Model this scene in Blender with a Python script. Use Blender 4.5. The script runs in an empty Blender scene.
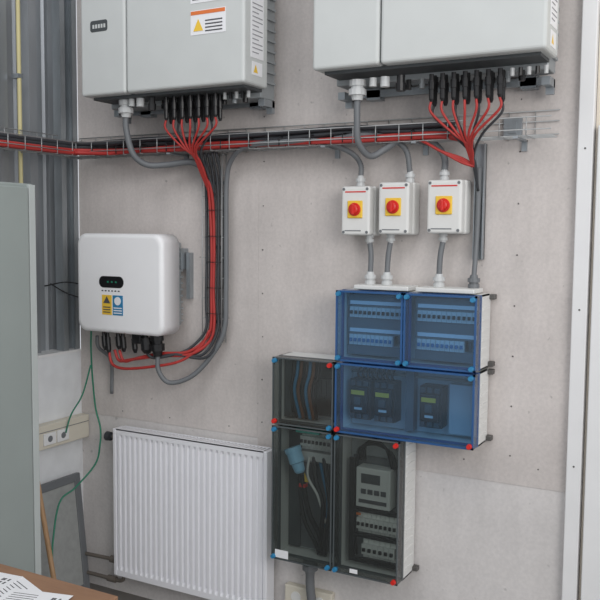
import bpy, bmesh, math, random
from mathutils import Vector, Matrix
random.seed(4)
S=bpy.context.scene
S.view_settings.view_transform='Standard'

# ---------------------------------------------------------------- materials
def s2l(c): return tuple((v/12.92 if v<=.04045 else ((v+.055)/1.055)**2.4) for v in [x/255 for x in c])
def mat(name,rgb,rough=.5,metal=0,var=.06,scale=8,stretch=(1,1,1),bump=0,alpha=1,spec=.5):
    m=bpy.data.materials.new(name); m.use_nodes=True; nt=m.node_tree; b=nt.nodes['Principled BSDF']
    c=s2l(rgb)
    tc=nt.nodes.new('ShaderNodeTexCoord'); mp=nt.nodes.new('ShaderNodeMapping'); mp.inputs['Scale'].default_value=stretch
    n=nt.nodes.new('ShaderNodeTexNoise'); n.inputs['Scale'].default_value=scale; n.inputs['Detail'].default_value=5
    r=nt.nodes.new('ShaderNodeValToRGB')
    r.color_ramp.elements[0].position=.3; r.color_ramp.elements[1].position=.7
    r.color_ramp.elements[0].color=tuple(x*(1-var) for x in c)+(1,)
    r.color_ramp.elements[1].color=tuple(min(1,x*(1+var)) for x in c)+(1,)
    nt.links.new(tc.outputs['Object'],mp.inputs[0]); nt.links.new(mp.outputs[0],n.inputs['Vector'])
    nt.links.new(n.outputs['Fac'],r.inputs[0]); nt.links.new(r.outputs[0],b.inputs['Base Color'])
    b.inputs['Roughness'].default_value=rough; b.inputs['Metallic'].default_value=metal
    b.inputs['Specular IOR Level'].default_value=spec
    if bump:
        bp=nt.nodes.new('ShaderNodeBump'); bp.inputs['Strength'].default_value=bump; bp.inputs['Distance'].default_value=.01
        nt.links.new(n.outputs['Fac'],bp.inputs['Height']); nt.links.new(bp.outputs[0],b.inputs['Normal'])
    return m
def clear(name,rgb,haze=.0):
    """thin tinted polycarbonate: tinted transparency + grazing gloss + a little milky haze"""
    m=bpy.data.materials.new(name); m.use_nodes=True; nt=m.node_tree; nt.nodes.clear(); L=nt.links.new
    o=nt.nodes.new('ShaderNodeOutputMaterial'); mx=nt.nodes.new('ShaderNodeMixShader'); mh=nt.nodes.new('ShaderNodeMixShader')
    t=nt.nodes.new('ShaderNodeBsdfTransparent'); t.inputs[0].default_value=s2l(rgb)+(1,)
    d=nt.nodes.new('ShaderNodeBsdfDiffuse'); d.inputs[0].default_value=s2l(rgb)+(1,)
    g=nt.nodes.new('ShaderNodeBsdfGlossy'); g.inputs['Roughness'].default_value=.08
    lw=nt.nodes.new('ShaderNodeLayerWeight'); lw.inputs[0].default_value=.5
    pw=nt.nodes.new('ShaderNodeMath'); pw.operation='POWER'; pw.inputs[1].default_value=3
    ma=nt.nodes.new('ShaderNodeMath'); ma.operation='MULTIPLY_ADD'; ma.inputs[1].default_value=.6; ma.inputs[2].default_value=.04
    L(lw.outputs['Facing'],pw.inputs[0]); L(pw.outputs[0],ma.inputs[0]); L(ma.outputs[0],mx.inputs[0])
    mh.inputs[0].default_value=haze; L(t.outputs[0],mh.inputs[1]); L(d.outputs[0],mh.inputs[2])
    L(mh.outputs[0],mx.inputs[1]); L(g.outputs[0],mx.inputs[2]); L(mx.outputs[0],o.inputs[0])
    return m
def wallmat(name,rgb,dirt=1.0):
    m=bpy.data.materials.new(name); m.use_nodes=True; nt=m.node_tree; b=nt.nodes['Principled BSDF']; L=nt.links.new
    tc=nt.nodes.new('ShaderNodeTexCoord')
    def noise(sc,st,det=6,rough=.6):
        mp=nt.nodes.new('ShaderNodeMapping'); mp.inputs['Scale'].default_value=st
        n=nt.nodes.new('ShaderNodeTexNoise'); n.inputs['Scale'].default_value=sc; n.inputs['Detail'].default_value=det; n.inputs['Roughness'].default_value=rough
        L(tc.outputs['Object'],mp.inputs[0]); L(mp.outputs[0],n.inputs['Vector']); return n
    def ramp(n,a,b_,p0=.35,p1=.65):
        r=nt.nodes.new('ShaderNodeValToRGB'); r.color_ramp.elements[0].position=p0; r.color_ramp.elements[1].position=p1
        r.color_ramp.elements[0].color=(a,a,a,1) if not isinstance(a,tuple) else a+(1,)
        r.color_ramp.elements[1].color=(b_,b_,b_,1) if not isinstance(b_,tuple) else b_+(1,)
        L(n.outputs['Fac'],r.inputs[0]); return r
    def mul(a,b_):
        x=nt.nodes.new('ShaderNodeMixRGB'); x.blend_type='MULTIPLY'; x.inputs[0].default_value=1; L(a.outputs[0],x.inputs[1]); L(b_.outputs[0],x.inputs[2]); return x
    c=s2l(rgb)
    big=ramp(noise(2.2,(1,1,1)),tuple(x*(1-.09*dirt) for x in c),tuple(min(1,x*(1+.06*dirt)) for x in c))
    streak=ramp(noise(7,(2.2,1,.35)),1-.07*dirt,1.0,.3,.6)
    fine=ramp(noise(70,(1,1,1),4),1-.10*dirt,1.0)
    specks=ramp(noise(30,(1,1,1),2,.4),1-.35*dirt,1.0,.22,.29)
    fin=mul(mul(mul(big,streak),fine),specks)
    L(fin.outputs[0],b.inputs['Base Color']); b.inputs['Roughness'].default_value=.9; b.inputs['Specular IOR Level'].default_value=.2
    bn=nt.nodes.new('ShaderNodeBump'); bn.inputs['Strength'].default_value=.15; bn.inputs['Distance'].default_value=.004
    L(fine.outputs[0],bn.inputs['Height']); L(bn.outputs[0],b.inputs['Normal'])
    return m

WALL=wallmat('board_wall',(212,205,201)); WALLLOW=wallmat('lower_board',(220,216,214),.8); WALLR=wallmat('side_board',(222,212,198),.5)
WHITE=mat('white_paint',(230,230,230),.5,var=.02)
MASON=mat('white_masonry',(226,228,230),.8,var=.05,scale=12,bump=.2)
INVW=mat('inverter_white',(245,245,246),.35,var=.01)
INVG=mat('inverter_grey',(202,205,203),.45,var=.02)
INVS=mat('inverter_chassis',(160,165,167),.45,.3,var=.05)
GREY=mat('box_grey',(224,224,221),.5,var=.02)
CONDUIT=mat('conduit_grey',(112,115,118),.5,var=.05)
PLATE=mat('enclosure_plate',(190,194,196),.6,var=.03)
DCOND=mat('conduit_dark',(58,60,64),.5,var=.08)
GLAND=mat('gland_grey',(200,202,202),.45,var=.03)
BLACK=mat('black_plastic',(24,24,26),.4,var=.1)
DARK=mat('dark_interior',(72,76,78),.6,var=.1)
RED=mat('red_cable',(176,54,50),.5,var=.08)
REDK=mat('red_knob',(214,44,36),.35,var=.03)
YEL=mat('yellow_plastic',(240,198,66),.45,var=.03)
ORG=mat('orange_label',(224,120,60),.6,var=.03)
BLUE=mat('blue_plastic',(50,130,175),.4,var=.05)
BLUEF=mat('blue_frame',(44,88,140),.3,var=.06)
GREYF=mat('smoke_frame',(84,90,92),.3,var=.06)
CYAN=mat('light_blue_plug',(160,215,250),.4,var=.05)
TEAL=mat('teal_device',(60,220,200),.5,var=.05)
GREEN=mat('green_cable',(40,125,98),.5,var=.05)
STEEL=mat('galvanised_steel',(160,166,170),.38,.6,var=.12,scale=20,stretch=(1,1,.3))
CLAD=mat('cladding_steel',(158,162,166),.38,.5,var=.22,scale=5,stretch=(1,1,.25))
WIRE=mat('tray_wire',(176,178,178),.4,.3,var=.08)
LOCK=mat('locker_paint',(152,160,157),.45,var=.03,scale=4)
LOCKE=mat('locker_edge',(186,192,190),.4,var=.02)
RAD=mat('radiator_enamel',(238,238,242),.35,var=.01)
WOOD=mat('wood',(176,140,104),.6,var=.2,scale=6,stretch=(8,8,1))
TABLE=mat('table_wood',(150,114,88),.55,var=.12,scale=5,stretch=(1,10,10))
PAPER=mat('paper',(236,236,238),.8,var=.01)
INK=mat('ink',(80,80,84),.8,var=.05)
INKL=mat('ink_light',(150,150,154),.8,var=.05)
GAS=mat('pipe_yellow',(206,196,146),.5,var=.05)
FLOORM=mat('concrete_floor',(112,108,104),.7,var=.12,scale=3,bump=.1)
PIPE=mat('pipe_copper_grey',(130,122,114),.4,.5,var=.1)
CREAM=mat('trunking_cream',(216,210,195),.5,var=.02)
BLKW=mat('metal_screw',(100,98,96),.5,.4,var=.05)
LIDB=clear('lid_blue_clear',(160,196,224),.07); LIDG=clear('lid_smoke_clear',(182,188,186),.05)
NETM=mat('panel_grey',(160,162,160),.6,var=.08,scale=30)
BROWN=mat('brown_wire',(120,76,50),.5,var=.1)

# ---------------------------------------------------------------- geometry
def grp(name):
    e=bpy.data.objects.new(name,None); S.collection.objects.link(e); e.empty_display_size=.1; return e
def link(me,name,m,par):
    o=bpy.data.objects.new(name,me); S.collection.objects.link(o)
    if m: me.materials.append(m)
    if par: o.parent=par
    return o
def box(name,x0,x1,y0,y1,z0,z1,m,par=None,bev=0,seg=2):
    bm=bmesh.new(); bmesh.ops.create_cube(bm,size=1)
    for v in bm.verts:
        v.co=Vector(((x0+x1)/2+v.co.x*(x1-x0),(y0+y1)/2+v.co.y*(y1-y0),(z0+z1)/2+v.co.z*(z1-z0)))
    if bev: bmesh.ops.bevel(bm,geom=bm.edges[:],offset=bev,segments=seg,profile=.5,affect='EDGES')
    bmesh.ops.recalc_face_normals(bm,faces=bm.faces[:])
    me=bpy.data.meshes.new(name); bm.to_mesh(me); bm.free()
    return link(me,name,m,par)
def boxes(name,lst,m,par=None,bev=0):
    bm=bmesh.new()
    for (x0,x1,y0,y1,z0,z1) in lst:
        r=bmesh.ops.create_cube(bm,size=1)
        for v in r['verts']:
            v.co=Vector(((x0+x1)/2+v.co.x*(x1-x0),(y0+y1)/2+v.co.y*(y1-y0),(z0+z1)/2+v.co.z*(z1-z0)))
    if bev: bmesh.ops.bevel(bm,geom=bm.edges[:],offset=bev,segments=1,affect='EDGES')
    me=bpy.data.meshes.new(name); bm.to_mesh(me); bm.free()
    return link(me,name,m,par)
def shell(name,x0,x1,y0,y1,z0,z1,m,par,t=.006):
    """open-backed single-skin lid with chamfered front"""
    bm=bmesh.new()
    def ring(y,i): return [bm.verts.new(p) for p in ((x0+i,y,z0+i),(x1-i,y,z0+i),(x1-i,y,z1-i),(x0+i,y,z1-i))]
    a,b,c=ring(y1,0),ring(y0+t,0),ring(y0,t)
    for p,q in ((a,b),(b,c)):
        for i in range(4): bm.faces.new((p[i],p[(i+1)%4],q[(i+1)%4],q[i]))
    bm.faces.new(c); bmesh.ops.recalc_face_normals(bm,faces=bm.faces[:])
    me=bpy.data.meshes.new(name); bm.to_mesh(me); bm.free(); return link(me,name,m,par)
def rbox(name,x0,x1,y0,y1,z0,z1,rad,edge,m,par=None):
    """box with corners rounded in the XZ plane, softened front edge"""
    bm=bmesh.new(); n=8; pts=[]
    for cx,cz,a0 in ((x1-rad,z1-rad,0),(x0+rad,z1-rad,90),(x0+rad,z0+rad,180),(x1-rad,z0+rad,270)):
        for i in range(n+1):
            a=math.radians(a0+90*i/n); pts.append((cx+rad*math.cos(a),cz+rad*math.sin(a)))
    cx,cz=(x0+x1)/2,(z0+z1)/2
    rings=[]
    def ring(y,ins):
        out=[]
        for px,pz in pts:
            kx=1-ins/((x1-x0)/2); kz=1-ins/((z1-z0)/2)
            out.append(bm.verts.new((cx+(px-cx)*kx,y,cz+(pz-cz)*kz)))
        return out
    rings.append(ring(y1,0))
    for i in range(6):
        a=math.radians(90*i/5); rings.append(ring(y0+edge*(1-math.sin(a)),edge*(1-math.cos(a))))
    for a,b in zip(rings,rings[1:]):
        for i in range(len(a)): bm.faces.new((a[i],a[(i+1)%len(a)],b[(i+1)%len(a)],b[i]))
    bm.faces.new(rings[-1]); bm.faces.new(rings[0][::-1])
    bmesh.ops.recalc_face_normals(bm,faces=bm.faces[:])
    me=bpy.data.meshes.new(name); bm.to_mesh(me); bm.free()
    for p in me.polygons: p.use_smooth=len(p.vertices)==4
    return link(me,name,m,par)
def lathe_into(bm,p0,p1,prof,n=16):
    p0=Vector(p0);p1=Vector(p1); d=(p1-p0); z=d.normalized()
    x=z.orthogonal().normalized(); y=z.cross(x)
    rs=[]
    for t,r in prof:
        c=p0+d*t; rs.append([bm.verts.new(c+(x*math.cos(2*math.pi*i/n)+y*math.sin(2*math.pi*i/n))*r) for i in range(n)])
    for a,b in zip(rs,rs[1:]):
        for i in range(n): bm.faces.new((a[i],a[(i+1)%n],b[(i+1)%n],b[i]))
    bm.faces.new(rs[0][::-1]); bm.faces.new(rs[-1])
def lathe(name,p0,p1,prof,m,par=None,n=16):
    bm=bmesh.new(); lathe_into(bm,p0,p1,prof,n)
    me=bpy.data.meshes.new(name); bm.to_mesh(me); bm.free(); return link(me,name,m,par)
def cyl(name,p0,p1,r,m,par=None,n=16): return lathe(name,p0,p1,[(0,r),(1,r)],m,par,n)
def smooth(pts,per=8):
    P=[Vector(p) for p in pts]; P=[P[0]*2-P[1]]+P+[P[-1]*2-P[-2]]; out=[]
    for i in range(1,len(P)-2):
        a,b,c,d=P[i-1:i+3]
        for k in range(per):
            t=k/per
            out.append(.5*((2*b)+(c-a)*t+(2*a-5*b+4*c-d)*t*t+(3*b-a-3*c+d)*t**3))
    out.append(P[-2]); return out
def tube_into(bm,pts,r,n=8,corr=0,per=8,pitch=.008):
    Q=smooth(pts,per) if per>1 else [Vector(p) for p in pts]
    if corr:
        L=[0]
        for a,b in zip(Q,Q[1:]): L.append(L[-1]+(b-a).length)
        N=max(2,int(L[-1]/(pitch/2))); out=[];j=0
        for k in range(N+1):
            s=L[-1]*k/N
            while j<len(L)-2 and L[j+1]<s: j+=1
            t=(s-L[j])/max(1e-9,L[j+1]-L[j]); out.append(Q[j].lerp(Q[j+1],min(1,t)))
        Q=out
    rs=[]; T=(Q[1]-Q[0]).normalized(); x=T.orthogonal().normalized()
    for i,p in enumerate(Q):
        t=(Q[min(i+1,len(Q)-1)]-Q[max(i-1,0)])
        if t.length<1e-9: t=T
        t=t.normalized(); x=(x-t*x.dot(t)).normalized(); y=t.cross(x); T=t
        rr=r*(1+(corr if i%2 else -corr)) if corr else r
        rs.append([bm.verts.new(p+(x*math.cos(2*math.pi*k/n)+y*math.sin(2*math.pi*k/n))*rr) for k in range(n)])
    for a,b in zip(rs,rs[1:]):
        for i in range(n):
            f=bm.faces.new((a[i],a[(i+1)%n],b[(i+1)%n],b[i])); f.smooth=True
    bm.faces.new(rs[0][::-1]); bm.faces.new(rs[-1])
def tubes(name,lst,m,par=None,n=8,corr=0,per=8):
    bm=bmesh.new()
    for pts,r in lst: tube_into(bm,pts,r,n,corr,per)
    bmesh.ops.recalc_face_normals(bm,faces=bm.faces[:])
    me=bpy.data.meshes.new(name); bm.to_mesh(me); bm.free(); return link(me,name,m,par)
def poly(name,pts,m,par=None):
    me=bpy.data.meshes.new(name); me.from_pydata([tuple(p) for p in pts],[],[list(range(len(pts)))]); return link(me,name,m,par)
GP=[(0,1.25),(.3,1.25),(.3,1),(.45,1),(.45,1.35),(.75,1.35),(.75,.95),(1,.8)]
def gland(name,p0,p1,r,m,par): return lathe(name,p0,p1,[(t,r*k) for t,k in GP],m,par,12)

# ---------------------------------------------------------------- room
wb=grp('wall_back')
box('upper_board_left',-1.28,-.1905,0,.05,.925,3.3,WALL,wb)
box('upper_board_right',-.19,1.21,0,.05,.885,3.3,WALL,wb)
box('lower_board',-1.28,1.21,.003,.05,0,.924,WALLLOW,wb)
scr=bmesh.new()
for X in (-.165,.99):
    for k in range(11):
        lathe_into(scr,(X+random.uniform(-.006,.006),.0,1.0+k*.2),(X,-.0015,1.0+k*.2),[(0,.003),(1,.003)],8)
for X in (-1.0,-.7,-.35,.8,1.1):
    lathe_into(scr,(X,.0,.96),(X,-.0015,.96),[(0,.003),(1,.003)],8)
me=bpy.data.meshes.new('screws'); scr.to_mesh(me); scr.free(); link(me,'screws',BLKW,wb)
wr=grp('wall_back_side')
box('side_board',1.27,2.6,0,.05,0,3.3,WALLR,wr)
tr=grp('trim_1')
box('post',1.212,1.268,-.035,.05,0,3.3,WHITE,tr,.004)
for k in range(5): cyl('post_screw_%d'%k,(1.24,-.034,.4+k*.6),(1.24,-.036,.4+k*.6),.004,BLKW,tr,8)
tr2=grp('trim_2')
box('door_frame_edge',1.285,1.42,-.05,-.002,0,2.28,WHITE,tr2,.004)
fl=box('floor',-2.2,3.2,-5.5,.05,-.1,0,FLOORM)
wl=grp('wall_left')
box('masonry',-1.42,-1.28,-5.5,.05,0,1.25,MASON,wl)
box('ledge',-1.42,-1.275,-5.5,-.002,1.25,1.262,WHITE,wl)
vs=[];fs=[];prof=[]
y=.04
while y>-5.5:
    for dy,dx in ((0,0),(.06,0),(.075,.045),(.125,.045),(.14,0),(.16,0),(.165,.012),(.175,.012)): prof.append((y-dy,-1.385+dx))
    y-=.185
for (yy,xx) in prof: vs+= [(xx,yy,1.25),(xx,yy,3.3)]
for i in range(len(prof)-1): fs.append((2*i,2*i+2,2*i+3,2*i+1))
me=bpy.data.meshes.new('cladding'); me.from_pydata(vs,[],fs); link(me,'cladding',CLAD,wl)
box('cladding_backing',-1.45,-1.40,-5.5,.05,1.25,3.3,DARK,wl)
sc=grp('steel_column')
boxes('c_profile',[(-1.335,-1.283,-.012,-.002,1.263,3.3),(-1.335,-1.327,-.11,-.012,1.263,3.3),(-1.335,-1.283,-.118,-.110,1.263,3.3),(-1.291,-1.283,-.11,-.085,1.263,3.3),(-1.291,-1.283,-.035,-.012,1.263,3.3)],STEEL,sc)
for k in range(7): cyl('bolt_%d'%k,(-1.327,-.06,1.5+k*.27),(-1.318,-.06,1.5+k*.27),.01,BLKW,sc,8)
gp=grp('gas_pipe')
cyl('pipe',(-1.30,-.37,1.262),(-1.30,-.37,3.3),.010,GAS,gp)
for z in (1.8,2.6): box('clip_%d'%int(z*10),-1.337,-1.29,-.385,-.355,z,z+.02,STEEL,gp)

# ---------------------------------------------------------------- large inverters
def big_inverter(x0,name='solar_inverter',cn=(0.38,.66),gl=.17,labels=True,w=.90,sm=.262,Z=2.49):
    g=grp(name); x1=x0+w; xs=x0+sm
    T=3.12; D=Z-2.49
    box('cover_left',x0,xs-.003,-.35,-.16,Z,T,INVG,g,.012,3)
    box('cover_main',xs+.003,x1,-.35,-.16,Z,T,INVG,g,.012,3)
    box('seam',xs-.006,xs+.006,-.335,-.17,Z+.01,T-.01,DARK,g)
    box('chassis',x0+.015,x1-.03,-.165,-.05,2.455+D,T-.01,INVS,g,.006)
    box('bottom_plate',x0+.03,x1-.03,-.30,-.16,2.478+D,2.492+D,DARK,g)
    boxes('side_fins',[(x1-.03,x1-.02,-.155,-.06,2.52+k*.045,2.53+k*.045) for k in range(12)],INVS,g)
    boxes('wall_bracket',[(x0+.1,x0+.16,-.05,-.0,2.43,T),(x1-.16,x1-.1,-.05,-.0,2.43,T),(x0+.05,x1-.05,-.05,-.03,2.44,2.47)],STEEL,g)
    for sx in (x0+.012,x1-.06):
        boxes('foot_bracket',[(sx,sx+.03,-.14,-.05,2.425,2.455),(sx,sx+.03,-.07,-.05,2.40,2.455)],STEEL,g)
    n=7
    for k in range(n):
        X=x0+cn[0]+(cn[1]-cn[0])*k/(n-1)
        for row,yy in ((0,-.235),(1,-.20)):
            lathe('mc4_%d_%d'%(k,row),(X,yy,2.478),(X+.002,yy,2.375-.012*row),[(0,.009),(.25,.009),(.26,.0125),(.55,.0125),(.56,.010),(.9,.010),(1,.006)],BLACK,g,10)
    for k in range(9):
        X=x0+.33+k*.055
        lathe('stub_%d'%k,(X,-.165,2.478),(X,-.165,2.44),[(0,.010),(.5,.010),(.5,.013),(1,.012)],INVS if k%2 else BLACK,g,10)
    lathe('com_plug',(x0+.335,-.26,2.478),(x0+.335,-.26,2.42),[(0,.016),(.5,.016),(.5,.02),(1,.018)],BLACK,g,12)
    lathe('com_plug_2',(x0+.27,-.26,2.478),(x0+.27,-.26,2.44),[(0,.018),(1,.018)],GLAND,g,12)
    lathe('com_plug_3',(x0+.22,-.26,2.478),(x0+.22,-.26,2.445),[(0,.014),(1,.014)],GLAND,g,12)
    for k in range(5):
        X=x0+cn[1]+.04+k*.03
        lathe('cap_%d'%k,(X,-.22,2.478),(X,-.22,2.45),[(0,.008),(1,.008)],BLACK if k%2 else GLAND,g,8)
    gland('ac_gland',(x0+gl,-.24,2.478),(x0+gl,-.24,2.40),.026,GLAND,g)
    if labels:
        rbox('logo_badge',x0+.06,x0+.16,-.3515,-.349,2.77,2.82,.012,.001,DARK,g)
        boxes('logo_text',[(x0+.075+k*.016,x0+.085+k*.016,-.3525,-.3515,2.785,2.802) for k in range(5)],INVG,g)
        box('warn_label',x1-.265,x1-.09,-.352,-.349,2.70,2.80,PAPER,g)
        box('warn_header',x1-.263,x1-.092,-.3535,-.352,2.782,2.797,ORG,g)
        poly('warn_triangle',[(x1-.25,-.3535,2.715),(x1-.20,-.3535,2.715),(x1-.225,-.3535,2.765)],YEL,g)
        boxes('warn_text',[(x1-.19,x1-.105,-.3535,-.352,2.71+k*.014,2.715+k*.014) for k in range(4)],INK,g)
        box('spec_label',x1-.265,x1-.09,-.352,-.349,2.83,2.93,PAPER,g)
        boxes('spec_text',[(x1-.255,x1-.11,-.3535,-.352,2.842+k*.016,2.847+k*.016) for k in range(5)],INK,g)
    box('side_label',x1-.001,x1+.0015,-.30,-.20,2.60,2.86,PAPER,g)
    boxes('side_text',[(x1+.0015,x1+.0025,-.29,-.21 if k%3 else -.24,2.62+k*.018,2.624+k*.018) for k in range(12)],INKL,g)
    box('side_label_2',x1-.001,x1+.0015,-.29,-.21,2.53,2.585,PAPER,g)
    poly('side_triangle',[(x1+.002,-.28,2.54),(x1+.002,-.245,2.54),(x1+.002,-.2625,2.575)],YEL,g)
    return g
big_inverter(-.93,cn=(.395,.66),gl=.17,w=.88,sm=.262)
big_inverter(.262,cn=(.448,.708),gl=.145,labels=False,w=.895,sm=.283,Z=2.51)

# ---------------------------------------------------------------- white inverter
g=grp('solar_inverter')
rbox('cover',-1.097,-.572,-.22,-.09,1.392,1.868,.05,.022,INVW,g)
box('heatsink_body',-1.05,-.60,-.092,-.03,1.43,1.83,INVS,g,.01)
boxes('fins',[(-.61,-.59,-.085,-.035,1.45+k*.03,1.458+k*.03) for k in range(12)],INVS,g)
box('wall_plate',-.95,-.68,-.032,0,1.5,1.78,STEEL,g)
box('side_bracket',-.605,-.585,-.06,-.0,1.70,1.80,STEEL,g)
rbox('display',-.95,-.80,-.2225,-.219,1.61,1.665,.026,.001,BLACK,g)
boxes('leds',[(-.90+k*.025,-.89+k*.025,-.2235,-.2225,1.634,1.642) for k in range(3)],GREEN,g)
boxes('logo_text',[(-.935+k*.02,-.925+k*.02,-.2215,-.2195,1.592,1.598) for k in range(6)],INK,g)
box('warning_label',-.933,-.873,-.2215,-.2195,1.48,1.575,YEL,g)
poly('warning_triangle',[(-.925,-.222,1.535),(-.881,-.222,1.535),(-.903,-.222,1.57)],INK,g)
boxes('warning_text',[(-.925,-.881,-.2225,-.2215,1.49+k*.012,1.495+k*.012) for k in range(3)],INK,g)
box('notice_label',-.867,-.805,-.2215,-.2195,1.48,1.575,BLUE,g)
lathe('notice_disc',(-.836,-.2215,1.548),(-.836,-.223,1.548),[(0,.02),(1,.02)],PAPER,g)
boxes('notice_text',[(-.861,-.811,-.2225,-.2215,1.488+k*.012,1.493+k*.012) for k in range(3)],PAPER,g)
for k,(X,r,l) in enumerate([(-.99,.011,.10),(-.965,.011,.12),(-.90,.012,.09),(-.87,.012,.10),(-.80,.012,.10)]):
    lathe('plug_%d'%k,(X,-.15,1.395),(X+.01,-.15,1.395-l),[(0,r*.8),(.3,r*.8),(.3,r*1.2),(.8,r*1.2),(1,r*.6)],BLACK,g,10)
lathe('dongle',(-.72,-.16,1.395),(-.71,-.16,1.30),[(0,.012),(.2,.012),(.2,.026),(.8,.028),(1,.015)],BLACK,g,12)
box('dc_switch',-.79,-.735,-.18,-.12,1.345,1.395,BLACK,g,.006)
gland('ac_plug',(-.66,-.15,1.395),(-.655,-.15,1.29),.026,BLACK,g)

# ---------------------------------------------------------------- isolator switches
def isolator(x0,x1,z0,z1,top,bot):
    g=grp('isolator_switch'); w=x1-x0; cx=(x0+x1)/2; zc=(z0+z1)/2+.005
    box('base',x0,x1,-.07,-.0,z0,z1,GREY,g,.008)
    box('lid',x0+.002,x1-.002,-.125,-.072,z0+.002,z1-.002,GREY,g,.010,3)
    boxes('yellow_plate',[(cx-.034,cx+.034,-.131,-.124,zc-.036,zc+.036)],YEL,g,.003)
    lathe('knob_base',(cx,-.13,zc),(cx,-.137,zc),[(0,.027),(.7,.027),(1,.025)],REDK,g,24)
    lathe('knob',(cx,-.137,zc),(cx,-.150,zc),[(0,.020),(.8,.019),(1,.015)],REDK,g,20)
    box('knob_handle',cx-.006,cx+.006,-.156,-.137,zc-.021,zc+.021,REDK,g,.003)
    boxes('red_strip',[(x0+.02,x1-.02,-.1265,-.1245,z1-.028,z1-.023)],REDK,g)
    boxes('strip_text',[(x0+.02,x1-.04,-.1265,-.1245,z0+.018,z0+.022)],CONDUIT,g)
    for a in (x0+.014,x1-.014):
        for b in (z0+.014,z1-.014): cyl('lid_screw',(a,-.123,b),(a,-.127,b),.006,CONDUIT,g,10)
    gland('top_gland',(top,-.06,z1-.002),(top,-.06,z1+.045),.015,GLAND,g)
    gland('bottom_gland',(bot,-.06,z0+.002),(bot,-.06,z0-.035),.014,GLAND,g)
isolator(.285,.418,1.87,2.075,.345,.39)
isolator(.452,.588,1.875,2.088,.565,.485)
isolator(.66,.805,1.88,2.093,.71,.71)

# ---------------------------------------------------------------- enclosures
def enclosure(x0,x1,z0,z1,blue,interior,split=None,pins=()):
    g=grp('electrical_enclosure'); i=.004
    x0+=i;x1-=i;z0+=i;z1-=i
    B=-.13;F=-.20
    boxes('base_shell',[(x0,x1,-.03,-.012,z0,z1),(x0,x0+.006,B,-.03,z0,z1),(x1-.006,x1,B,-.03,z0,z1),(x0,x1,B,-.03,z0,z0+.006),(x0,x1,B,-.03,z1-.006,z1)],GREY,g)
    rib=[]
    z=z0+.03
    while z<z1-.03: rib.append((x1-.001,x1+.003,B+.01,-.03,z,z+.012)); z+=.04
    boxes('side_ribs',rib,GREY,g)
    box('mounting_plate',x0+.01,x1-.01,-.045,-.031,z0+.01,z1-.01,PLATE,g)
    parts=[(x0,x1)] if not split else [(x0,split-.002),(split+.002,x1)]
    fm=BLUEF if blue else GREYF; lm=LIDB if blue else LIDG
    for n,(a,b) in enumerate(parts):
        t=.008; r=.008 if blue else .006
        boxes('lid_frame_%d'%n,[(a,b,B-.014,B-.001,z0,z0+t),(a,b,B-.014,B-.001,z1-t,z1),(a,a+t,B-.014,B-.001,z0+t,z1-t),(b-t,b,B-.014,B-.001,z0+t,z1-t),
            (a,b,F,F+.006,z0,z0+r),(a,b,F,F+.006,z1-r,z1),(a,a+r,F,F+.006,z0,z1),(b-r,b,F,F+.006,z0,z1)],fm,g)
        shell('lid_%d'%n,a+.001,b-.001,F+.001,B-.003,z0+.001,z1-.001,lm,g)
        for j,(cx,cz) in enumerate(((a+.014,z0+.014),(b-.014,z0+.014),(a+.014,z1-.014),(b-.014,z1-.014))):
            mm=REDK if (n,j) in pins else BLUE
            lathe('fastener_%d_%d'%(n,j),(cx,F+.012,cz),(cx,F-.016,cz),[(0,.008),(.5,.008),(.5,.011),(1,.009)],mm,g,12)
    for (cx,cz) in ((x1+.008,z0+.012),(x1+.008,z1-.012)):
        box('mounting_lug',cx-.01,cx+.014,-.03,-.0,cz-.01,cz+.01,BLKW,g,.003)
    interior(g)
    return g
def breakers(g,nm,x0,x1,zc,h,m,n,y=-.12,tog=BLACK):
    box(nm+'_rail',x0-.01,x1+.01,-.06,-.045,zc-.017,zc+.017,STEEL,g)
    w=(x1-x0)/n
    boxes(nm+'_modules',[(x0+k*w+.0008,x0+(k+1)*w-.0008,y+.02,-.06,zc-h/2,zc+h/2) for k in range(n)]+[(x0+k*w+.0008,x0+(k+1)*w-.0008,y,-.06,zc-h*.27,zc+h*.27) for k in range(n)],m,g)
    boxes(nm+'_toggles',[(x0+k*w+w*.25,x0+k*w+w*.75,y-.008,y,zc-.008,zc+.006) for k in range(n)],tog,g)
def cover(g,nm,x0,x1,z0,z1,slots,m):
    zs=sorted(slots); L=[]; cur=z0
    for a,b in zs: L.append((x0,x1,-.112,-.108,cur,a)); cur=b
    L.append((x0,x1,-.112,-.108,cur,z1)); boxes(nm,L,m,g)
def int_top(g):
    for a,b in ((.33,.575),(.63,.875)):
        cover(g,'cover_%d'%int(a*100),a-.01,b+.01,1.375,1.625,((1.415,1.462),(1.53,1.577)),CONDUIT)
        breakers(g,'row_a_%d'%int(a*100),a,b,1.553,.08,GREY,12)
        breakers(g,'row_b_%d'%int(a*100),a,b-.05,1.438,.08,GREY,10,tog=BLUE)
        boxes('label_strip_%d'%int(a*100),[(a,b,-.115,-.112,1.585,1.60),(a,b,-.115,-.112,1.47,1.485)],PAPER,g)
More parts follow.
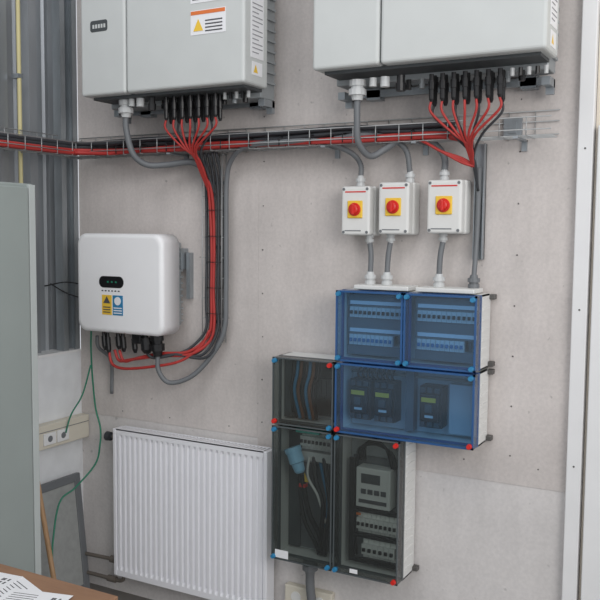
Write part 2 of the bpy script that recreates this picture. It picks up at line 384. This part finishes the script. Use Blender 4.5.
def fuse(g,nm,x0,z0,w=.095,h=.17):
    box(nm+'_body',x0,x0+w,-.115,-.045,z0,z0+h,BLACK,g,.004)
    box(nm+'_front',x0+.008,x0+w-.008,-.135,-.115,z0+.03,z0+h-.03,BLACK,g,.006)
    box(nm+'_label',x0+.015,x0+w-.02,-.1375,-.135,z0+h-.062,z0+h-.044,YEL,g)
    box(nm+'_label_2',x0+.03,x0+w-.03,-.1375,-.135,z0+.045,z0+.055,GREY,g)
    box(nm+'_lever',x0+w*.35,x0+w*.65,-.15,-.135,z0+.068,z0+.1,DARK,g,.003)
    boxes(nm+'_poles',[(x0+.006+k*.03,x0+.026+k*.03,-.125,-.115,z0+h-.026,z0+h-.006) for k in range(3)]+[(x0+.006+k*.03,x0+.026+k*.03,-.125,-.115,z0+.006,z0+.026) for k in range(3)],DARK,g)
def int_mid(g):
    fuse(g,'breaker_1',.335,1.10); fuse(g,'breaker_2',.445,1.10); fuse(g,'breaker_3',.645,1.10)
    boxes('busbar',[(.32,.88,-.07,-.06,1.29,1.30),(.32,.88,-.07,-.06,1.315,1.325)],PIPE,g)
    tubes('wires',[([(.36+k*.022,-.07,1.27),(.36+k*.022,-.09,1.29),(.37+k*.022,-.07,1.33)],.005) for k in range(8)],BLACK,g)
    boxes('panel_divider',[(.575,.61,-.09,-.045,1.07,1.33)],CONDUIT,g)
    box('blank_cover',.76,.88,-.085,-.045,1.08,1.28,PLATE,g)
def int_small(g):
    boxes('din_rail',[(.03,.27,-.06,-.045,1.19,1.225)],STEEL,g)
    boxes('terminals',[(.05+k*.024,.071+k*.024,-.10,-.06,1.17,1.25) for k in range(8)],DARK,g)
    for nm,m,o in (('black',BLACK,0),('blue',BLUE,.018),('brown',BROWN,.036)):
        tubes('wires_'+nm,[([(.06+o+k*.06,-.10,1.33),(.065+o+k*.06,-.12,1.27),(.055+o+k*.055,-.125,1.19),(.07+o+k*.05,-.10,1.07)],.0075) for k in range(3 if nm=='black' else 2)],m,g)
    boxes('side_cover',[(.015,.05,-.11,-.10,1.07,1.33),(.25,.285,-.11,-.10,1.07,1.33)],DARK,g)
    box('backing',.02,.28,-.058,-.047,1.08,1.32,DARK,g)
def int_ll(g):
    breakers(g,'top_row',.10,.25,.975,.08,GREY,8)
    box('teal_device',.085,.20,-.135,-.06,1.012,1.032,TEAL,g,.003)
    box('terminal_block',.09,.25,-.09,-.045,.88,.92,GREY,g,.003)
    boxes('side_panels',[(.012,.07,-.06,-.05,.47,1.03),(.255,.288,-.12,-.05,.62,1.03)],DARK,g)
    box('backing',.07,.255,-.049,-.046,.47,.86,CONDUIT,g)
    lathe('plug_body',(.085,-.15,.93),(.12,-.15,.84),[(0,.034),(.5,.034),(.55,.028),(.9,.024),(1,.016)],CYAN,g,16)
    lathe('plug_collar',(.078,-.15,.948),(.086,-.15,.928),[(0,.038),(1,.038)],CYAN,g,16)
    poly('warn_tri',[(.115,-.14,.80),(.155,-.14,.80),(.135,-.14,.84)],YEL,g)
    box('red_clip',.11,.14,-.145,-.12,.775,.79,REDK,g)
    tubes('cables_black',[([(.12,-.14,.84),(.13,-.13,.75),(.15,-.12,.65),(.19,-.10,.56),(.2,-.09,.47)],.013),
        ([(.15,-.08,.9),(.17,-.1,.8),(.21,-.11,.7),(.20,-.1,.58),(.19,-.09,.47)],.012),
        ([(.2,-.08,.9),(.23,-.1,.78),(.245,-.11,.68),(.22,-.1,.56),(.21,-.09,.47)],.012),
        ([(.08,-.08,.9),(.09,-.1,.75),(.12,-.11,.62),(.17,-.1,.52),(.185,-.09,.47)],.01)],BLACK,g)
    tubes('cables_blue',[([(.17,-.07,.9),(.2,-.08,.8),(.225,-.09,.7),(.2,-.09,.5)],.008)],BLUE,g)
    tubes('cables_grey',[([(.13,-.09,.9),(.14,-.12,.82),(.19,-.12,.74),(.22,-.1,.62)],.006)],GREY,g)
    box('sticker',.025,.09,-.2035,-.2015,.465,.50,PAPER,g)
def int_lr(g):
    box('meter',.375,.53,-.13,-.06,.73,.90,GREY,g,.005)
    box('meter_screen',.40,.485,-.133,-.13,.835,.875,DARK,g)
    boxes('meter_keys',[(.40+k*.03,.422+k*.03,-.134,-.13,.79,.81) for k in range(4)]+[(.39,.515,-.133,-.13,.75,.765)],INK,g)
    breakers(g,'row_1',.375,.56,.655,.085,GREY,9)
    breakers(g,'row_2',.40,.55,.545,.08,GREY,6)
    box('backing',.33,.58,-.058,-.047,.48,.93,CONDUIT,g)
    boxes('cover_frame',[(.335,.362,-.11,-.10,.50,.93),(.57,.583,-.11,-.10,.50,.93),(.335,.575,-.11,-.10,.702,.720),(.335,.575,-.11,-.10,.59,.604),(.335,.575,-.11,-.10,.48,.50)],BLACK,g)
    tubes('arc_wires',[([(.37+.01*k,-.09,.92),(.38+.01*k,-.11,.975+.006*k),(.45,-.11,1.0+.008*k),(.53-.01*k,-.11,.97+.006*k),(.545-.008*k,-.09,.90)],.005) for k in range(4)],BLACK,g)
    tubes('side_wires',[([(.56,-.09,.9),(.565,-.11,.8),(.56,-.1,.7)],.006),([(.355,-.07,.95),(.35,-.08,.7),(.36,-.08,.5)],.006)],BLACK,g)
    box('orange_tag',.375,.395,-.122,-.118,.69,.70,ORG,g)
    box('box_label',.385,.42,-.2035,-.2015,.468,.485,PAPER,g)
enclosure(.30,.90,1.35,1.65,True,int_top,split=.60,pins=())
enclosure(.30,.90,1.05,1.35,True,int_mid,pins=((0,1),(0,0)))
enclosure(0,.30,1.05,1.35,False,int_small,pins=((0,3),(0,0)))
enclosure(0,.30,.45,1.05,False,int_ll)
enclosure(.30,.60,.45,1.05,False,int_lr,pins=((0,3),(0,1)))
fg=grp('cable_entry_flange')
box('flange_left',.36,.60,-.15,-.03,1.65,1.668,GREY,fg,.004)
box('flange_right',.63,.87,-.15,-.03,1.65,1.668,GREY,fg,.004)
for k,X in enumerate((.40,.475,.70)): gland('gland_%d'%k,(X,-.07,1.668),(X,-.07,1.72),.018,GLAND,fg)
gland('gland_3',(.84,-.06,1.668),(.84,-.06,1.72),.018,CONDUIT,fg)
eg=grp('enclosure_outlet')
gland('gland_bottom',(.14,-.09,.452),(.14,-.09,.37),.026,CONDUIT,eg)
tubes('conduit',[([(.14,-.09,.38),(.14,-.085,.3),(.15,-.06,.12),(.15,-.06,.0)],.020)],CONDUIT,eg,10,.05)
so=grp('wall_socket')
box('plate',-.02,.22,-.035,.003,.17,.27,CREAM,so,.006)
for X in (.04,.16): lathe('outlet_%d'%int(X*1000),(X,-.034,.22),(X,-.038,.22),[(0,.026),(1,.025)],GREY,so,20)

# ---------------------------------------------------------------- cable tray (wire mesh)
ct=grp('cable_tray'); lw=[]; XR=1.14
for (yy,zz) in ((-.012,2.35),(-.012,2.31),(-.012,2.26),(-.05,2.245),(-.09,2.245),(-.13,2.245),(-.155,2.265),(-.155,2.31)):
    lw.append(([(-1.26,yy,zz),(XR,yy,zz)],.0024))
x=-1.25
while x<XR:
    lw.append(([(x,-.012,2.35),(x,-.012,2.245),(x,-.155,2.245),(x,-.155,2.31)],.0022)); x+=.10
for (xx,zz) in ((-1.262,2.35),(-1.262,2.26),(-1.19,2.245),(-1.13,2.265),(-1.13,2.31)):
    lw.append(([(xx,-.16,zz),(xx,-2.4,zz)],.0024))
yy=-.2
while yy>-2.4:
    lw.append(([(-1.262,yy,2.35),(-1.262,yy,2.245),(-1.13,yy,2.245),(-1.13,yy,2.31)],.0022)); yy-=.1
tubes('wires',lw,WIRE,ct,6,0,1)
boxes('brackets',[(X,X+.02,-.15,0,2.235,2.243) for X in (-.6,.2,.6,1.0)]+[(X,X+.02,-.012,0,2.20,2.243) for X in (-.6,.2,.6,1.0)],STEEL,ct)
boxes('end_plate',[(.93,1.0,-.018,0,2.25,2.33),(.95,.98,-.022,-.018,2.27,2.31)],STEEL,ct)
lv=[]
for X in (-.465,-.43,-.39,-.355): lv.append(([(X,-.02,2.24),(X,-.02,1.36)],.0025))
for X in (-.465,-.355): lv.append(([(X,-.055,2.24),(X,-.055,1.36)],.0025))
for k in range(10): lv.append(([(-.465,-.055,1.38+k*.095),(-.465,-.02,1.38+k*.095),(-.355,-.02,1.38+k*.095),(-.355,-.055,1.38+k*.095)],.0025))
tubes('drop_wires',lv,WIRE,ct,6,0,1)
boxes('drop_brackets',[(-.465,-.355,-.02,0,z,z+.015) for z in (1.45,1.8,2.1)]+[(-.575,-.555,-.03,0,1.56,1.78)],STEEL,ct)
boxes('right_channel',[(.822,.862,-.008,0,1.78,2.235),(.822,.826,-.03,0,1.78,2.235),(.858,.862,-.03,0,1.78,2.235)],STEEL,ct)

# ---------------------------------------------------------------- cables
cb=grp('cable_bundle')
reds=[];blks=[];greys=[]
def jit(a): return random.uniform(-a,a)
for k in range(3):
    yo=-.105-.017*k; zo=2.258+.012*(k%2)
    pts=[(-1.16+.012*k,-2.4,zo),(-1.16+.012*k,-1.2,zo),(-1.16+.01*k,-.3,zo),(-1.10,-.07+yo*.8,zo)]
    for X in (-.95,-.75,-.55,-.3,0,.3,.55): pts.append((X+jit(.01),yo+jit(.006),zo+jit(.006)))
    pts+= [(.70,yo,zo),(.80,-.12,zo-.02),(.835,-.12,2.18)]
    reds.append((pts,.0095))
for k in range(6):
    yo=-.035-.018*k; zo=2.29+.018*(k%2)
    pts=[(-1.20-.008*k,-2.4,zo),(-1.20-.008*k,-1.2,zo),(-1.20-.008*k,-.3,zo),(-1.13,-.09+yo*.3,zo)]
    for X in (-.95,-.75,-.55,-.3,0,.3,.55,.75): pts.append((X+jit(.01),yo+jit(.006),zo+jit(.008)))
    blks.append((pts,.0105))
for k in range(7):
    X=-.93+.395+.265*k/6
    reds.append(([(X,-.235,2.38),(X,-.235,2.335),(-.425+(X+.40)*.30,-.205,2.255),(-.415+jit(.012),-.16,2.20),(-.415+jit(.012),-.07,2.07)],.005))
    if k%2: blks.append(([(X,-.2,2.37),(X,-.2,2.32),(-.41+(X+.40)*.3,-.18,2.24),(-.40,-.12,2.17),(-.39,-.06,2.05)],.005))
    X=.262+.448+.26*k/6
    reds.append(([(X,-.235,2.38),(X+.002,-.235,2.335),(.835+(X-.84)*.33,-.205,2.255),(.84+jit(.010),-.16,2.205),(.84+jit(.010),-.10,2.14)],.005))
    if k%2==0: blks.append(([(X,-.2,2.37),(X,-.2,2.325),(.84+(X-.84)*.4,-.18,2.25),(.845,-.12,2.17),(.845,-.05,2.05)],.005))
for k in range(3):
    reds.append(([(.84+jit(.01),-.10,2.14),(.80,-.12,2.155+.008*k),(.72,-.14,2.20),(.62,-.12,2.25),(.5,-.10,2.27)],.0055))
    reds.append(([(-.42,-.07,2.07),(-.435+.006*k,-.09,2.17),(-.47,-.11,2.235),(-.56,-.11,2.27),(-.7,-.10,2.275)],.006))
for k in range(2):
    X=-.418+.017*k
    reds.append(([(-.41+.01*k,-.09,2.12),(X,-.06,2.0),(X+jit(.006),-.05,1.8),(X+jit(.006),-.05,1.6),(X,-.05,1.45),(X-.02,-.06,1.38-.012*k),(X-.10,-.10,1.315-.01*k),(-.66+.0*k,-.13,1.30-.012*k),(-.78-.03*k,-.15,1.27-.008*k),(-.86-.03*k,-.15,1.25),(-.89-.03*k,-.15,1.30)],.0075))
reds.append(([(-.42,-.06,1.42),(-.46,-.08,1.34),(-.55,-.12,1.27),(-.70,-.15,1.235),(-.85,-.16,1.215),(-.93,-.155,1.23),(-.955,-.15,1.29)],.007))
for k in range(5):
    X=-.452+.022*k
    blks.append(([(X,-.09,2.24),(X,-.045,2.1),(X+jit(.004),-.04,1.8),(X+jit(.004),-.04,1.55),(X,-.045,1.42),(X-.06,-.08,1.335-.01*k),(-.58,-.12,1.30),(-.68,-.15,1.28),(-.72,-.16,1.31)],.007))
tubes('red_cables',reds,RED,cb,8)
tubes('dark_cables',blks,DCOND,cb,8)
greys.append(([(-.655,-.15,1.30),(-.65,-.15,1.22),(-.60,-.13,1.165),(-.50,-.09,1.20),(-.41,-.06,1.30),(-.345,-.05,1.42),(-.335,-.05,1.6),(-.335,-.05,1.9),(-.33,-.055,2.1),(-.29,-.08,2.20),(-.18,-.13,2.255),(.0,-.14,2.265),(.18,-.13,2.262),(.30,-.09,2.22),(.342,-.06,2.17),(.345,-.06,2.10)],.0115))
greys.append(([(-.76,-.24,2.41),(-.76,-.24,2.35),(-.74,-.22,2.24),(-.70,-.17,2.19),(-.62,-.12,2.19),(-.5,-.09,2.20),(-.44,-.06,2.16)],.0145))
greys.append(([(.407,-.24,2.41),(.407,-.24,2.33),(.405,-.22,2.24),(.43,-.16,2.19),(.48,-.12,2.22),(.56,-.11,2.265),(.65,-.08,2.25),(.705,-.06,2.19),(.71,-.06,2.12)],.0135))
greys.append(([(.25,-.12,2.27),(.38,-.12,2.28),(.48,-.11,2.265),(.55,-.08,2.22),(.565,-.06,2.12)],.0115))
tubes('grey_conduits',greys,CONDUIT,cb,10,.05)
tubes('isolator_conduits',[([(.39,-.06,1.845),(.40,-.066,1.79),(.40,-.07,1.71)],.0115),([(.485,-.06,1.85),(.478,-.066,1.79),(.475,-.07,1.71)],.0115),([(.71,-.06,1.85),(.702,-.066,1.79),(.70,-.07,1.71)],.0115),([(.845,-.045,2.14),(.842,-.035,1.95),(.84,-.045,1.8),(.84,-.06,1.71)],.010)],CONDUIT,cb,10,.05)
tubes('white_inverter_drop',[([(-1.04,-.14,1.36),(-1.05,-.12,1.3),(-1.05,-.03,1.22),(-1.05,-.025,1.05)],.009)],CONDUIT,cb,8)
zt=bmesh.new()
for z in (1.5,1.62,1.74,1.86,1.98): 
    tube_into(zt,[(-.46,-.03,z),(-.43,-.066,z),(-.37,-.068,z),(-.338,-.03,z)],.002,6,0,4)
for X in [-1.05+.15*i for i in range(13)]:
    tube_into(zt,[(X,-.09,2.25),(X,-.10,2.285),(X+.003,-.150,2.285),(X+.003,-.154,2.25)],.0026,6,0,4)
me=bpy.data.meshes.new('zip_ties'); zt.to_mesh(me); zt.free(); link(me,'zip_ties',BLACK,cb)

# ---------------------------------------------------------------- radiator
rd=grp('radiator'); x0,x1,z0,z1=-.975,-.075,.14,.895
bm=bmesh.new(); N=27; pr=[]
pitch=(x1-x0-.04)/N
for k in range(N):
    a=x0+.02+k*pitch
    pr+=[(a,-.095),(a+pitch*.18,-.095),(a+pitch*.30,-.106),(a+pitch*.70,-.106),(a+pitch*.82,-.095)]
pr.append((x1-.02,-.095))
zs=[(z0+.0,1),(z0+.028,1),(z0+.045,0),(z1-.045,0),(z1-.028,1),(z1,1)]
rows=[[bm.verts.new((px,(-.106 if f else py),z)) for px,py in pr] for z,f in zs]
for a,b in zip(rows,rows[1:]):
    for i in range(len(pr)-1): bm.faces.new((a[i],a[i+1],b[i+1],b[i]))
bmesh.ops.recalc_face_normals(bm,faces=bm.faces[:])
me=bpy.data.meshes.new('front_panel'); bm.to_mesh(me); bm.free(); link(me,'front_panel',RAD,rd)
boxes('edge_rails',[(x0,x0+.02,-.108,-.035,z0,z1),(x1-.02,x1,-.108,-.035,z0,z1)],RAD,rd,.003)
box('rear_panel',x0+.02,x1-.02,-.045,-.035,z0,z1,RAD,rd)
boxes('top_grille',[(x0+.02,x1-.02,-.106,-.098,z1-.006,z1+.002),(x0+.02,x1-.02,-.045,-.035,z1-.006,z1+.002)]+[(x0+.02+k*.02,x0+.032+k*.02,-.1,-.045,z1-.006,z1) for k in range(43)],RAD,rd)
boxes('wall_hooks',[(x0+.15,x0+.18,-.035,.002,z0+.1,z1-.05),(x1-.18,x1-.15,-.035,.002,z0+.1,z1-.05)],RAD,rd)
cyl('valve_pipe',(x0,-.07,z1-.055),(x0-.03,-.07,z1-.055),.012,PIPE,rd)
lathe('valve_head',(x0-.03,-.07,z1-.055),(x0-.075,-.07,z1-.055),[(0,.014),(.3,.014),(.3,.022),(.9,.024),(1,.018)],DCOND,rd,16)
tubes('supply_pipes',[([(x0,-.07,z0+.06),(x0-.06,-.07,z0+.06),(x0-.2,-.07,z0+.055),(-1.279,-.07,z0+.055)],.010),([(x0+.03,-.07,z0),(x0+.03,-.07,z0-.03),(x0,-.07,z0-.045),(x0-.1,-.07,z0-.045),(-1.279,-.07,z0-.045)],.010)],PIPE,rd,10)
lathe('lower_valve',(x0,-.07,z0+.06),(x0-.05,-.07,z0+.06),[(0,.014),(.4,.014),(.4,.019),(1,.019)],PIPE,rd,12)
lathe('lower_valve_2',(x0-.02,-.07,z0-.045),(x0-.07,-.07,z0-.045),[(0,.017),(1,.017)],PIPE,rd,12)

# ---------------------------------------------------------------- left wall things
tk=grp('cable_trunking')
box('channel',-1.279,-1.225,-.758,-.004,.80,.92,CREAM,tk,.004)
box('lid_line',-1.226,-1.223,-.75,-.01,.885,.888,CONDUIT,tk)
for k,yy in enumerate((-.20,-.29)):
    box('socket_%d'%k,-1.226,-1.215,yy-.04,yy+.04,.82,.88,WHITE,tk,.003)
    lathe('socket_hole_%d'%k,(-1.216,yy,.85),(-1.2145,yy,.85),[(0,.016),(1,.016)],CONDUIT,tk,16)
fp=grp('framed_panel')
def tilt(objs,ang,piv):
    M=Matrix.Translation(piv)@Matrix.Rotation(ang,4,'Y')@Matrix.Translation(-Vector(piv))
    for o in objs: o.data.transform(M)
a=boxes('frame',[(-1.20,-1.175,-.75,-.71,0,.62),(-1.20,-1.175,-.10,-.06,0,.62),(-1.20,-1.175,-.71,-.10,0,.04),(-1.20,-1.175,-.71,-.10,.58,.62)],CONDUIT,fp,.003)
b=box('infill',-1.192,-1.183,-.71,-.10,.04,.58,NETM,fp)
tilt([a,b],math.radians(-6.0),(-1.20,0,0))
bs=grp('broom')
lathe('handle',(-.95,-.497,.03),(-1.18,-.43,.76),[(0,.012),(1,.012)],WOOD,bs,12)
box('head',-1.08,-.83,-.53,-.46,.02,.06,WOOD,bs,.006)
boxes('bristles',[(-1.07+.012*i,-1.062+.012*i,-.525+.02*j,-.515+.02*j,0,.022) for i in range(20) for j in range(3)],BLACK,bs)
gc=grp('green_cable')
tubes('cable',[([(-1.06,-.16,1.385),(-1.10,-.12,1.30),(-1.13,-.08,1.15),(-1.12,-.07,.98),(-1.08,-.08,.88),(-1.065,-.1,.80),(-1.08,-.12,.70),(-1.12,-.22,.60),(-1.15,-.30,.54),(-1.12,-.38,.36),(-1.08,-.44,.15),(-1.10,-.57,.006),(-1.10,-.7,.006)],.0045),
 ([(-1.13,-.09,1.20),(-1.16,-.12,1.05),(-1.20,-.16,.95),(-1.21,-.19,.86)],.004)],GREEN,gc)
bc=grp('black_cable')
tubes('cable',[([(-1.07,-.1,1.56),(-1.14,-.1,1.60),(-1.24,-.14,1.62),(-1.33,-.2,1.60)],.0035),([(-1.07,-.08,1.55),(-1.13,-.08,1.53),(-1.25,-.12,1.56),(-1.33,-.16,1.61)],.0035)],BLACK,bc)
lk=grp('metal_locker')
box('carcass',-1.274,-.815,-2.0,-.76,.0,2.07,LOCK,lk,.006)
for k,(a,b) in enumerate(((-1.16,-.80),(-1.58,-1.17),(-1.99,-1.59))):
    box('door_%d'%k,-.816,-.80,a,b,.06,2.055,LOCK,lk,.004)
    if k: box('handle_%d'%k,-.80,-.785,b-.06,b-.035,1.05,1.2,DARK,lk,.003)
box('edge_strip',-.816,-.801,-.795,-.762,.01,2.065,LOCKE,lk,.002)
tb=grp('table')
box('top',-.74,.12,-2.1,-1.335,.72,.75,TABLE,tb,.004)
for k,(X,Y) in enumerate(((-.70,-2.06),(-.70,-1.38),(.08,-2.06),(.08,-1.38))): box('leg_%d'%k,X-.025,X+.025,Y-.025,Y+.025,0,.72,STEEL,tb)
pp=grp('paper_sheets')
for k,(X,Y,r,w,h) in enumerate(((-.20,-1.555,-.35,.21,.297),(-.33,-1.50,.12,.21,.21),(-.06,-1.58,.25,.21,.297))):
    o=box('sheet_%d'%k,-w/2,w/2,-h/2,h/2,0,.001,PAPER,pp); o.location=(X,Y,.7515+.0012*k); o.rotation_euler=(0,0,r)
    t=boxes('text_%d'%k,[(-w/2+.02,w/2-.08-random.random()*.04,h/2-.03-j*.014,h/2-.027-j*.014,.001,.0013) for j in range(9)]+[(w/2-.06+i*.008,w/2-.053+i*.008,h/2-.07+j*.008,h/2-.063+j*.008,.001,.0013) for i in range(5) for j in range(5) if (i*j+i)%3],INK,pp)
    t.location=o.location; t.rotation_euler=o.rotation_euler

# ---------------------------------------------------------------- light
w=bpy.data.worlds.new('World'); S.world=w; w.use_nodes=True
bg=w.node_tree.nodes['Background']; bg.inputs[0].default_value=(.92,.95,1,1); bg.inputs[1].default_value=.72
def area(name,loc,tgt,sx,sy,e,col=(1,1,1)):
    l=bpy.data.lights.new(name,'AREA'); l.shape='RECTANGLE'; l.size=sx; l.size_y=sy; l.energy=e; l.color=col
    o=bpy.data.objects.new(name,l); S.collection.objects.link(o); o.location=loc
    o.rotation_euler=(Vector(tgt)-Vector(loc)).to_track_quat('-Z','Y').to_euler()
area('window_light',(4.2,-3.6,2.9),(.5,0,1.3),2.4,1.8,92,(1,.97,.94))
area('skylight',(.5,-3.2,4.6),(0,0,1.2),3,1.5,40,(.97,.98,1))

# ---------------------------------------------------------------- camera
cam=bpy.data.cameras.new('camera'); co=bpy.data.objects.new('camera',cam); S.collection.objects.link(co)
cam.sensor_width=36; cam.lens=36*833.35/600; cam.clip_start=.05
Fw=Vector((-.4753,.8762,-.0806)).normalized(); Rt=Vector((.8787,.4774,.0089)); Rt=(Rt-Fw*Rt.dot(Fw)).normalized(); Up=Rt.cross(Fw)
M=Matrix((Rt,Up,-Fw)).transposed().to_4x4(); M.translation=Vector((1.8036,-3.2728,1.88))
co.matrix_world=M; S.camera=co
